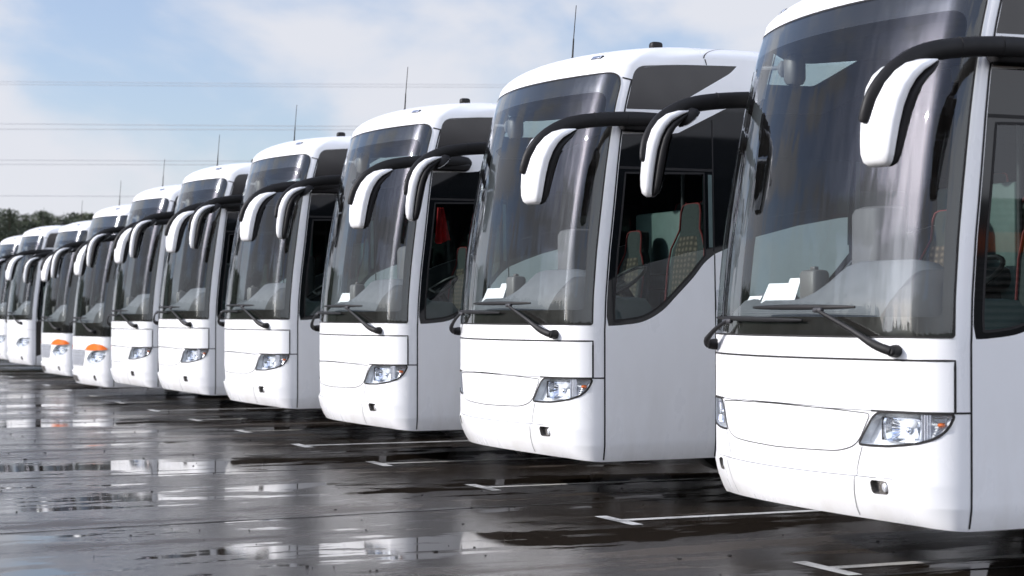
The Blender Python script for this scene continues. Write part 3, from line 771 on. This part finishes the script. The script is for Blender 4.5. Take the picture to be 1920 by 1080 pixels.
def roofbits(root, ant=True):
    m = MB()
    m.tube([(-.017, .79, 3.565), (-.017, .79, 3.60), (-.017, .792, 3.62)], [.03, .018, .012], 12)
    m.tube([(-.017, .792, 3.61), (-.01, .80, 3.78)], [.0085, .0065], 8); m.tube([(-.01, .80, 3.78), (.0, .82, 4.06)], [.0048, .0036], 6)
    m.build('antenna', M['black'], root)
    m = MB(); m.box((.86, 1.12, 3.615), (.075, .10, .07), bev=.02); m.build('roof_beacon', M['black'], root)
    # small marker lamp above the windscreen corner
    for s in (1, -1):
        p = SF(s*.95, ZS); q = Vector((p.x*.965/1.215, p.y+.8*smooth((2.6-p.y)/2.3), 3.6)); th = .48
        xy = p+(q-p)*(1-math.cos(th)); c = Vector((xy.x, xy.y, p.z+(q.z-p.z)*math.sin(th)))
        n = Vector((s*.25, -.62, .74)).normalized(); ax = Vector((1, s*.32, 0)).normalized(); bx = n.cross(ax).normalized()
        rot = Matrix((ax, bx, n)).transposed()
        m = MB(); m.box(c+n*.002, (.125, .05, .02), bev=.008, rot=rot); mk = m.build('marker_light', M['black'], root)
        m = MB(); m.box(c+n*.008, (.10, .03, .02), bev=.006, rot=rot); m.build('marker_lens', M['chrome'], mk)

def make_coach(var):
    root = empty('coach')
    bus_shell(root, var); lamps(root, var); mirrors(root); wipers(root); interior(root); roofbits(root)
    return root

# ------------------------------------------------------------------ camera
CAM = Vector((9.035, -5.85, 1.484)); YAW, PIT = 22.967, .804; FPX = 3406.07
fw = Vector((-math.cos(R(YAW))*math.cos(R(PIT)), math.sin(R(YAW))*math.cos(R(PIT)), math.sin(R(PIT))))
rt = Vector((math.sin(R(YAW)), math.cos(R(YAW)), 0)); upv = rt.cross(fw)
cd = bpy.data.cameras.new('camera'); co = bpy.data.objects.new('camera', cd); COL.objects.link(co)
co.matrix_world = Matrix(((rt.x, upv.x, -fw.x, CAM.x), (rt.y, upv.y, -fw.y, CAM.y), (rt.z, upv.z, -fw.z, CAM.z), (0, 0, 0, 1)))
cd.sensor_width = 36; cd.lens = FPX/1920*36; cd.clip_end = 3000; cd.clip_start = .1
cd.dof.use_dof = True; cd.dof.focus_distance = 13.5; cd.dof.aperture_fstop = 3.2
scene.camera = co
def world_at(px, depth):
    """ground point seen in image column px (of 1920) at a given depth"""
    lat = (px-960)/FPX*depth; p = CAM+fw*depth+rt*lat; return p.x, p.y

# ------------------------------------------------------------------ coaches
GRP = 'white coaches parked in a row'
c1 = make_coach(1); c2 = make_coach(2); c3 = make_coach(3)
BUS = [(-.321, -.182, -.4, -.034), (-4.762, -.236, .15, .011), (-8.859, -.269, .159, .005), (-12.854, -.309, .165, .028), (-16.88, -.299, -.138, .02), (-20.789, -.26, -.282, -.026)]
LAB = ['white coach nearest the camera, cut by the right edge of the photo',
       'white coach with red piped driver seat in its side window, second nearest the camera',
       'white coach with a red cloth hanging in its side window',
       'white coach beside the one with the red cloth, further from the camera',
       'white coach fifth from the right, two places beyond the red cloth coach',
       'white coach with clear headlights standing next to the nearer coach with orange lamp covers']
coaches = []
for i, (x, y, r, z) in enumerate(BUS):
    o = c1 if i == 0 else copy_tree(c1)
    o.location = (x, y, z); o.rotation_euler = (0, 0, R(r)); tag(o, LAB[i], 'coach', GRP); coaches.append(o)
def place(o, px, depth, lab, z=0, sz=1, rz=0):
    x, y = world_at(px, depth)
    o.location = (x-1.275, y-.46, z); o.scale = (1, 1, sz); o.rotation_euler = (0, 0, R(rz)); tag(o, lab, 'coach', GRP)
place(c2, 214, 31.8, 'lower white coach with orange lamp covers, the nearer of the two', -.15, 1.0)
o = copy_tree(c2); place(o, 141, 37.6, 'lower white coach with orange lamp covers, the farther of the two', -.15, 1.0)
place(c3, 68, 42.0, 'white coach with rounded headlights and a dark driver door, left of the orange lamped pair', -.05, 1.0)
o = copy_tree(c3); place(o, 22, 47.0, 'farthest white coach, cut by the left edge of the photo', -.05, 1.0)

# loose things inside the cabs
def on_dash(bus, x, y, z):
    r = bus.rotation_euler[2]; return (bus.location.x+x*math.cos(r)-y*math.sin(r), bus.location.y+x*math.sin(r)+y*math.cos(r), bus.location.z+z)
def sheet(bus, x, y, z, w, h, lean, yaw, lab):
    m = MB(); n = 6; vs = []
    for j in range(n+1):
        for i in range(n+1):
            u = (i/n-.5)*w; v = j/n*h; vs.append(Vector((u, math.sin(lean)*v+.004*math.sin(3*u/w+2*v/h), math.cos(lean)*v)))
    k = n+1
    f1 = [(j*k+i, j*k+i+1, (j+1)*k+i+1, (j+1)*k+i) for j in range(n) for i in range(n)]
    m.add(vs, f1); m.add([v+Vector((0, .0015, 0)) for v in vs], [f[::-1] for f in f1])
    o = m.build('paper_sheet', M['paper']); o.location = on_dash(bus, x, y, z); o.rotation_euler = (0, 0, yaw+bus.rotation_euler[2])
    tag(o, lab, 'paper', 'paper sheets on the dashboards')
A, B, C_ = coaches[0], coaches[1], coaches[2]
sheet(A, -.83, .27, 1.49, .22, .16, .5, -.15, 'small white sheet leaning in the windscreen of the nearest coach, leftmost of three')
sheet(A, -.42, .19, 1.49, .24, .24, .45, .1, 'white sheet in the middle of three in the windscreen of the nearest coach')
sheet(A, -.20, .17, 1.49, .16, .26, .35, -.1, 'white sheet beside the grey machine in the windscreen of the nearest coach')
sheet(B, -.55, .21, 1.49, .22, .22, .45, .12, 'left white sheet in the windscreen of the second nearest coach')
sheet(B, -.24, .18, 1.49, .18, .25, .35, -.1, 'white sheet beside the grey machine in the second nearest coach')
sheet(C_, -.36, .19, 1.49, .26, .22, .4, .1, 'white sheet in the windscreen of the coach with the red cloth')
# red cloth
m = MB(); vs = []; nx, nz = 14, 12
for j in range(nz+1):
    for i in range(nx+1):
        t = i/nx; v = j/nz; w = .07+.10*v
        vs.append(Vector((.02*math.sin(t*17+v*2)*(.3+v), (t-.5)*w+.015*v, -v*.34-.02*math.sin(t*5)*v)))
k = nx+1; f1 = [(j*k+i, j*k+i+1, (j+1)*k+i+1, (j+1)*k+i) for j in range(nz) for i in range(nx)]
m.add(vs, f1); m.add([v+Vector((.003, 0, 0)) for v in vs], [f[::-1] for f in f1])
o = m.build('cloth', M['redcloth']); o.location = on_dash(C_, 1.02, .80, 2.53); tag(o, 'red cloth hanging inside the side window of the third coach', 'cloth')

# ------------------------------------------------------------------ ground
def groundmat():
    m, nt, out = newmat('wet_asphalt'); N = nt.nodes; L = nt.links
    def nd(t, **k):
        n = N.new(t)
        for a, b in k.items(): setattr(n, a, b)
        return n
    def noi(vec, sc, det=4, ro=.5, sy=1, sx=1, rot=0, off=0):
        mp = nd('ShaderNodeMapping'); mp.inputs['Scale'].default_value = (sx, sy, 1); mp.inputs['Rotation'].default_value = (0, 0, rot); mp.inputs['Location'].default_value = (off, off, 0)
        L.new(vec, mp.inputs[0]); n = nd('ShaderNodeTexNoise'); n.inputs['Scale'].default_value = sc; n.inputs['Detail'].default_value = det; n.inputs['Roughness'].default_value = ro
        L.new(mp.outputs[0], n.inputs['Vector']); return n.outputs[0]
    def rng(s, a, b, c=0, d=1, sm=True):
        r = nd('ShaderNodeMapRange'); r.interpolation_type = 'SMOOTHSTEP' if sm else 'LINEAR'
        for i, v in enumerate((a, b, c, d)): r.inputs[i+1].default_value = v
        L.new(s, r.inputs[0]); return r.outputs[0]
    def mth(op, a, b=None):
        r = nd('ShaderNodeMath', operation=op)
        for i, v in enumerate((a, b)):
            if v is None: continue
            if isinstance(v, (int, float)): r.inputs[i].default_value = v
            else: L.new(v, r.inputs[i])
        return r.outputs[0]
    tc = nd('ShaderNodeTexCoord'); V = tc.outputs['Object']
    band = noi(V, .85, 6, .6, sy=.11, rot=R(-3), off=3.7)         # long puddle bands running with the bays
    blot = noi(V, 1.8, 8, .66, sy=.38, off=11)
    w = mth('ADD', mth('MULTIPLY', band, .52), mth('ADD', mth('MULTIPLY', blot, .34), mth('MULTIPLY', noi(V, 5.5, 5, .6, sy=.30, off=5), .14)))
    puddle = rng(w, .508, .545)
    damp = rng(w, .40, .50)
    grain = noi(V, 75, 4, .75); grain2 = noi(V, 45, 4, .6)
    speck = nd('ShaderNodeTexVoronoi'); speck.inputs['Scale'].default_value = 110; L.new(V, speck.inputs['Vector'])
    col = nd('ShaderNodeValToRGB'); e = col.color_ramp.elements
    e[0].position = .40; e[0].color = (.012, .0098, .0082, 1); e[1].position = .62; e[1].color = (.085, .066, .050, 1)
    L.new(mth('ADD', mth('MULTIPLY', grain2, .5), mth('MULTIPLY', grain, .5)), col.inputs[0])
    dm = nd('ShaderNodeMix', data_type='RGBA', blend_type='MULTIPLY'); dm.inputs[0].default_value = 1
    dk = rng(damp, 0, 1, 1.15, .55); L.new(col.outputs[0], dm.inputs[6]); L.new(dk, dm.inputs[7])
    # bright chippings
    ch = rng(speck.outputs['Distance'], .05, .12, 1, 0); ch = mth('MULTIPLY', ch, rng(noi(V, 30, 2), .56, .66))
    c2_ = nd('ShaderNodeMix', data_type='RGBA'); L.new(mth('MULTIPLY', ch, .35), c2_.inputs[0]); L.new(dm.outputs[2], c2_.inputs[6]); c2_.inputs[7].default_value = (.22, .21, .2, 1)
    b = nd('ShaderNodeBsdfPrincipled'); L.new(c2_.outputs[2], b.inputs['Base Color'])
    ro = rng(damp, 0, 1, .38, .10); ro2 = mth('MULTIPLY', ro, rng(puddle, 0, 1, 1, .12))
    L.new(mth('ADD', ro2, mth('MULTIPLY', mth('SUBTRACT', blot, .5), .10)), b.inputs['Roughness'])
    b.inputs['IOR'].default_value = 1.41
    L.new(b.outputs[0], out.inputs[0])
    bp = nd('ShaderNodeBump'); bp.inputs['Distance'].default_value = .006
    L.new(mth('MULTIPLY', rng(damp, 0, 1, .85, .36), rng(puddle, 0, 1, 1, .03)), bp.inputs['Strength']); L.new(mth('ADD', mth('MULTIPLY', grain, .7), mth('MULTIPLY', noi(V, 6, 3), 1.0)), bp.inputs['Height'])
    L.new(bp.outputs[0], b.inputs['Normal'])
    return m
M['ground'] = groundmat()
gs = 700
g = mesh('parking_lot', [(-gs, -gs, 0), (gs, -gs, 0), (gs, gs, 0), (-gs, gs, 0)], [(0, 1, 2, 3)], M['ground'], None, False); tag(g, kind='structure')
def worn_paint():
    m, nt, out = newmat('worn_paint'); N = nt.nodes; L = nt.links
    tc = N.new('ShaderNodeTexCoord'); no = N.new('ShaderNodeTexNoise'); no.inputs['Scale'].default_value = 60; no.inputs['Detail'].default_value = 5; no.inputs['Roughness'].default_value = .7
    L.new(tc.outputs['Object'], no.inputs['Vector'])
    n2 = N.new('ShaderNodeTexNoise'); n2.inputs['Scale'].default_value = 3; L.new(tc.outputs['Object'], n2.inputs['Vector'])
    ad = N.new('ShaderNodeMath'); ad.operation = 'ADD'; L.new(no.outputs[0], ad.inputs[0]); L.new(n2.outputs[0], ad.inputs[1])
    mr = N.new('ShaderNodeMapRange'); mr.inputs[1].default_value = .74; mr.inputs[2].default_value = 1.04; L.new(ad.outputs[0], mr.inputs[0])
    mx = N.new('ShaderNodeMix'); mx.data_type = 'RGBA'; mx.inputs[6].default_value = (.10, .10, .10, 1); mx.inputs[7].default_value = (.56, .56, .54, 1); L.new(mr.outputs[0], mx.inputs[0])
    b = N.new('ShaderNodeBsdfPrincipled'); b.inputs['Roughness'].default_value = .45; L.new(mx.outputs[2], b.inputs['Base Color']); L.new(b.outputs[0], out.inputs[0]); return m
M['mark'] = worn_paint()
for i in range(-2, 18):
    X = -2.664*i
    r_ = random.Random(i)
    y0 = r_.uniform(-.02, .02); zz = .004
    vs = [(X-.30, y0-.10, zz), (X+.30, y0-.10+r_.uniform(-.01, .01), zz), (X+.30, y0+.0, zz), (X+.05, y0+.0, zz), (X+.05, y0+5.5, zz), (X-.05, y0+5.5, zz), (X-.05, y0, zz), (X-.30, y0, zz)]
    o = mesh('bay_marking', vs, [(0, 1, 2, 3, 6, 7), (3, 4, 5, 6)], M['mark'], None, False); tag(o, kind='structure')
# joints between the asphalt lanes
for (xa, xb) in ((-3.86, -3.60), (-7.63, -7.74), (-11.9, -12.1), (-16.2, -16.4), (.35, .55), (-20.5, -20.8)):
    m = MB(); n = 120; vs = []
    for i in range(n+1):
        y = 12-32*i/n; x = xa+(xb-xa)*(12-y)/16 if False else xa+(xb-xa)*(-.6-y)/3.6 if y < -.6 else xa
        x += .012*math.sin(i*1.7)+.010*math.sin(i*.63); wj = .018+.008*math.sin(i*2.3)
        vs += [Vector((x-wj, y, .002)), Vector((x+wj, y, .002))]
    m.add(vs, [(2*i, 2*i+1, 2*i+3, 2*i+2) for i in range(n)]); o = m.build('asphalt_joint', M['seam'], sm=False); tag(o, kind='structure')
# crumbs and grit
m = MB(); rg_ = random.Random(3)
for i in range(300):
    x = rg_.uniform(-22, 2.5); y = rg_.uniform(-6, 1.2); s_ = rg_.choice([.004, .005, .006, .008, .012])*rg_.uniform(.6, 1.2)
    m.ball((x, y, s_*.4), (s_*rg_.uniform(.8, 1.6), s_*rg_.uniform(.8, 1.6), s_*.6), n=6)
o = m.build('grit', M['seam']); tag(o, 'dark grit and leaf crumbs scattered over the wet asphalt', 'grit', kind='stuff')

# ------------------------------------------------------------------ far things
def pine_mesh(seed, h):
    r = random.Random(seed); m = MB(); lean = r.uniform(-.3, .3)
    m.tube([(0, 0, 0), (lean*.3, 0, h*.5), (lean, 0, h*.97)], [.20, .13, .03], 7); tv = m
    c = MB(); tiers = int(h*2.6)
    for t in range(tiers):
        z = h*.22+h*.78*t/tiers; f = 1-(t/tiers); rad = (h*.33)*(.25+.85*f**.8)*r.uniform(.7, 1.2)
        nb = r.randint(6, 9)
        for b in range(nb):
            a = 2*PI*(b+r.random())/nb; L_ = rad*r.uniform(.5, 1.15); cx = lean*z/h
            for q in range(7):
                d = L_*(q+1)/7; p = Vector((cx+d*math.cos(a), d*math.sin(a), z-d*.12+r.uniform(-.12, .12)))
                for e in range(3):
                    o1 = Vector((r.uniform(-1, 1), r.uniform(-1, 1), r.uniform(-.6, .8)))*.24
                    o2 = Vector((r.uniform(-1, 1), r.uniform(-1, 1), r.uniform(-.5, .8)))*.22
                    c.add([p+o1*.4, p+o1+o2*.3, p+o2], [(0, 1, 2)])
        top = Vector((lean, 0, h))
    return tv, c
protos = []
for k, (sd, h) in enumerate(((1, 10.2), (2, 9.2), (3, 8.6), (5, 9.8))):
    tv, c = pine_mesh(sd, h); root = empty('pine_tree'); tv.build('trunk', M['bark'], root); c.build('crown', M['leaf'], root, sm=False); protos.append(root)
tr = random.Random(12); tl = ['tall narrow pine in the dark tree line beyond the far coaches', 'middling pine in the dark tree line beyond the far coaches', 'low broad pine in the dark tree line beyond the far coaches', 'tall bushy pine in the dark tree line beyond the far coaches']
used = set()
for i in range(104):
    px = -130+i*5+tr.uniform(-3, 3); depth = 122+tr.uniform(-8, 12); k = tr.randrange(4)
    if px > 420: break
    x, y = world_at(px, depth); s_ = tr.uniform(.80, .87)*(1.0 if px < 180 else .98)
    o = protos[k] if k not in used else copy_tree(protos[k]); used.add(k)
    o.location = (x, y, -.1); o.rotation_euler = (0, 0, tr.uniform(0, 6)); o.scale = (s_, s_, s_)
    tag(o, tl[k], 'tree', 'pines in the far tree line')
# woodland ring seen only in the reflections and beyond the frame
m = MB(); fr_ = random.Random(5); na, nr = 420, 7; vs = []
for i in range(na+1):
    a = R(186+166*i/na)
    for j in range(nr+1):
        d = 140+j*5+fr_.uniform(-1.5, 1.5); t = math.sin(PI*min(1, (j+.0)/3)*.5) if j < 4 else 1-(j-3)/4*.4
        h = (12.5+4.5*noise.noise(Vector((a*7, j*.4, 0)))+3.0*noise.noise(Vector((a*45, j, 3)))+1.6*noise.noise(Vector((a*170, j, 7))))*t
        if j == nr: h = 0
        vs.append(Vector((CAM.x+d*math.cos(a), CAM.y+d*math.sin(a), h)))
k = nr+1
m.add(vs, [(i*k+j, i*k+j+1, (i+1)*k+j+1, (i+1)*k+j) for i in range(na) for j in range(nr)])
for i in range(6000):
    p = vs[fr_.randrange(len(vs))]
    if p.z < 1: continue
    o1 = Vector((fr_.uniform(-1, 1), fr_.uniform(-1, 1), fr_.uniform(-1, 1)))*.9; o2 = Vector((fr_.uniform(-1, 1), fr_.uniform(-1, 1), fr_.uniform(-1, 1)))*.9
    m.add([p, p+o1, p+o2], [(0, 1, 2)])
o = m.build('woodland', M['leaf'], sm=False); tag(o, 'far woodland across the lot, mirrored in the coach windows', 'woodland', kind='stuff')
# power cables
M['wire'] = pbr('cable', (.5, .5, .52), .5, nscale=2, namt=.1)
CB = ['upper cable of the highest pair crossing the sky', 'lower cable of the highest pair crossing the sky', 'upper cable of the second highest pair crossing the sky', 'lower cable of the second highest pair crossing the sky', 'upper cable of the third highest pair crossing the sky', 'lower cable of the third highest pair crossing the sky', 'lowest cable crossing the sky just above the tree line']
def pix(px, py, d):
    return CAM+(fw+rt*((px-960)/FPX)+upv*((540-py)/FPX))*d
for i, (ya, yb, yc) in enumerate(((153, 158, 159), (158, 163, 163), (232, 237, 236), (242, 243, 242), (300, 303, 305), (308, 309, 310), (367, 370, 372))):
    pts = bez([pix(-500, ya-3, 112), pix(0, ya, 110), pix(700, yb, 108), pix(1500, yc, 106), pix(2500, yc-4, 104)], 8)
    m = MB(); m.tube(pts, .014 if i < 2 else .020, 6); o = m.build('power_cable', M['wire']); tag(o, CB[i], 'cable', 'power cables crossing the sky')
# long low hall on the open side of the lot (it shows mirrored in the side windows)
def hallmat():
    m, nt, out = newmat('ribbed_cladding'); N = nt.nodes; L = nt.links
    b = N.new('ShaderNodeBsdfPrincipled'); L.new(b.outputs[0], out.inputs[0]); b.inputs['Roughness'].default_value = .6
    tc = N.new('ShaderNodeTexCoord'); wv = N.new('ShaderNodeTexWave'); wv.bands_direction = 'Z'; wv.inputs['Scale'].default_value = 2.2
    L.new(tc.outputs['Object'], wv.inputs[0]); mx = N.new('ShaderNodeMix'); mx.data_type = 'RGBA'; mx.inputs[6].default_value = (.10, .095, .085, 1); mx.inputs[7].default_value = (.2, .19, .17, 1)
    L.new(wv.outputs['Fac'], mx.inputs[0]); L.new(mx.outputs[2], b.inputs['Base Color'])
    bp = N.new('ShaderNodeBump'); bp.inputs['Distance'].default_value = .05; L.new(wv.outputs['Fac'], bp.inputs['Height']); L.new(bp.outputs[0], b.inputs['Normal']); return m
M['hall'] = hallmat()
hall = empty('warehouse', (27, 26, 0)); tag(hall, 'low ribbed warehouse with an orange band, on the open side of the lot', 'building')
m = MB(); m.box((0, 0, 2.0), (8, 46, 4.0)); m.build('wall', M['hall'], hall, sm=False)
m = MB(); m.box((0, 0, 4.2), (8.1, 46.1, .4)); m.build('fascia', M['orange'], hall, sm=False)
m = MB(); m.box((0, 0, 4.75), (8, 46, .7)); m.build('roof', M['hall'], hall, sm=False)

# ------------------------------------------------------------------ light
SUN_EL, SUN_AZ = 24, 197      # azimuth: compass-like, degrees from +Y clockwise
az = R(SUN_AZ); el = R(SUN_EL)
sd = Vector((math.sin(az)*math.cos(el), math.cos(az)*math.cos(el), math.sin(el)))
sl = bpy.data.lights.new('sun', 'SUN'); so = bpy.data.objects.new('sun', sl); COL.objects.link(so)
sl.energy = 3.6; sl.angle = R(.5); sl.color = (1, .965, .92)
so.rotation_euler = sd.to_track_quat('Z', 'Y').to_euler(); so.location = (0, -30, 40)
w = bpy.data.worlds.new('World'); scene.world = w; w.use_nodes = True; nt = w.node_tree; N = nt.nodes; L = nt.links
for n in list(N): N.remove(n)
out = N.new('ShaderNodeOutputWorld'); bg = N.new('ShaderNodeBackground'); L.new(bg.outputs[0], out.inputs[0])
sky = N.new('ShaderNodeTexSky'); sky.sky_type = 'NISHITA'; sky.sun_disc = False; sky.sun_elevation = el; sky.sun_rotation = az
sky.air_density = 1.0; sky.dust_density = .7; sky.ozone_density = 3.2
tc = N.new('ShaderNodeTexCoord'); sp = N.new('ShaderNodeSeparateXYZ'); L.new(tc.outputs['Generated'], sp.inputs[0])
mz = N.new('ShaderNodeMath'); mz.operation = 'MAXIMUM'; mz.inputs[1].default_value = 0; L.new(sp.outputs[2], mz.inputs[0])
mp = N.new('ShaderNodeMapping'); mp.inputs['Scale'].default_value = (5.0, 5.0, 9.0); mp.inputs['Location'].default_value = (2.4, 2.1, .9); mp.inputs['Rotation'].default_value = (0, 0, R(-4)); L.new(tc.outputs['Generated'], mp.inputs[0])
no = N.new('ShaderNodeTexNoise'); no.inputs['Scale'].default_value = 1.25; no.inputs['Detail'].default_value = 9; no.inputs['Roughness'].default_value = .5; no.inputs['Distortion'].default_value = .25
L.new(mp.outputs[0], no.inputs['Vector'])
# more cloud towards the horizon
hz = N.new('ShaderNodeMapRange'); hz.inputs[1].default_value = 0; hz.inputs[2].default_value = .5; hz.inputs[3].default_value = .12; hz.inputs[4].default_value = -.12; L.new(mz.outputs[0], hz.inputs[0])
ad = N.new('ShaderNodeMath'); ad.operation = 'ADD'; L.new(no.outputs[0], ad.inputs[0]); L.new(hz.outputs[0], ad.inputs[1])
dx_ = N.new('ShaderNodeVectorMath'); dx_.operation = 'DOT_PRODUCT'; dx_.inputs[1].default_value = (.93, .15, .34); L.new(tc.outputs['Generated'], dx_.inputs[0])
dm_ = N.new('ShaderNodeMapRange'); dm_.inputs[1].default_value = 0; dm_.inputs[2].default_value = .8; dm_.inputs[3].default_value = 0; dm_.inputs[4].default_value = .15; L.new(dx_.outputs['Value'], dm_.inputs[0])
ad2 = N.new('ShaderNodeMath'); ad2.operation = 'ADD'; L.new(ad.outputs[0], ad2.inputs[0]); L.new(dm_.outputs[0], ad2.inputs[1]); ad = ad2
mr = N.new('ShaderNodeMapRange'); mr.interpolation_type = 'SMOOTHSTEP'; mr.inputs[1].default_value = .42; mr.inputs[2].default_value = .62; mr.inputs[3].default_value = .22; mr.inputs[4].default_value = .95; L.new(ad.outputs[0], mr.inputs[0])
mx = N.new('ShaderNodeMix'); mx.data_type = 'RGBA'; L.new(mr.outputs[0], mx.inputs[0]); st = N.new('ShaderNodeVectorMath'); st.operation = 'MULTIPLY'; st.inputs[1].default_value = (1.20, 1.13, 1.22); L.new(sky.outputs[0], st.inputs[0]); L.new(st.outputs[0], mx.inputs[6]); mx.inputs[7].default_value = (5.6, 5.7, 6.15, 1)
dt = N.new('ShaderNodeVectorMath'); dt.operation = 'DOT_PRODUCT'; dt.inputs[1].default_value = (.93, .15, .34); L.new(tc.outputs['Generated'], dt.inputs[0])
br = N.new('ShaderNodeMapRange'); br.inputs[1].default_value = -.1; br.inputs[2].default_value = 1; br.inputs[3].default_value = 1; br.inputs[4].default_value = 2.1; L.new(dt.outputs['Value'], br.inputs[0])
sdn = N.new('ShaderNodeVectorMath'); sdn.operation = 'DOT_PRODUCT'; sdn.inputs[1].default_value = tuple(sd); L.new(tc.outputs['Generated'], sdn.inputs[0])
pm = N.new('ShaderNodeMath'); pm.operation = 'MAXIMUM'; pm.inputs[1].default_value = 0; L.new(sdn.outputs['Value'], pm.inputs[0])
pw = N.new('ShaderNodeMath'); pw.operation = 'POWER'; pw.inputs[1].default_value = 40; L.new(pm.outputs[0], pw.inputs[0])
pa = N.new('ShaderNodeMath'); pa.operation = 'MULTIPLY_ADD'; pa.inputs[1].default_value = 5.0; L.new(pw.outputs[0], pa.inputs[0]); L.new(br.outputs[0], pa.inputs[2])
# upright glow added to the sky at the sun's azimuth, for windscreen streaks
cx_ = N.new('ShaderNodeCombineXYZ'); L.new(sp.outputs[0], cx_.inputs[0]); L.new(sp.outputs[1], cx_.inputs[1])
nz_ = N.new('ShaderNodeVectorMath'); nz_.operation = 'NORMALIZE'; L.new(cx_.outputs[0], nz_.inputs[0])
d2 = N.new('ShaderNodeVectorMath'); d2.operation = 'DOT_PRODUCT'; d2.inputs[1].default_value = (math.sin(az), math.cos(az), 0); L.new(nz_.outputs[0], d2.inputs[0])
d3 = N.new('ShaderNodeMath'); d3.operation = 'MAXIMUM'; d3.inputs[1].default_value = 0; L.new(d2.outputs['Value'], d3.inputs[0])
d4 = N.new('ShaderNodeMath'); d4.operation = 'POWER'; d4.inputs[1].default_value = 260; L.new(d3.outputs[0], d4.inputs[0])
d5 = N.new('ShaderNodeMath'); d5.operation = 'MULTIPLY'; L.new(d4.outputs[0], d5.inputs[0]); L.new(mr.outputs[0], d5.inputs[1])
d6 = N.new('ShaderNodeMath'); d6.operation = 'MULTIPLY_ADD'; d6.inputs[1].default_value = 7; L.new(d5.outputs[0], d6.inputs[0]); L.new(pa.outputs[0], d6.inputs[2])
pa = d6
br = pa
vm = N.new('ShaderNodeVectorMath'); vm.operation = 'SCALE'; L.new(mx.outputs[2], vm.inputs[0]); L.new(br.outputs[0], vm.inputs[3])
L.new(vm.outputs[0], bg.inputs[0]); bg.inputs[1].default_value = .112
vs_ = scene.view_settings; vs_.view_transform = 'Standard'; vs_.look = 'None'; vs_.exposure = .32; vs_.gamma = 1
cy = scene.cycles
cy.max_bounces = 8; cy.transparent_max_bounces = 12; cy.glossy_bounces = 5; cy.diffuse_bounces = 3
cy.caustics_reflective = False; cy.caustics_refractive = False; cy.sample_clamp_indirect = 6
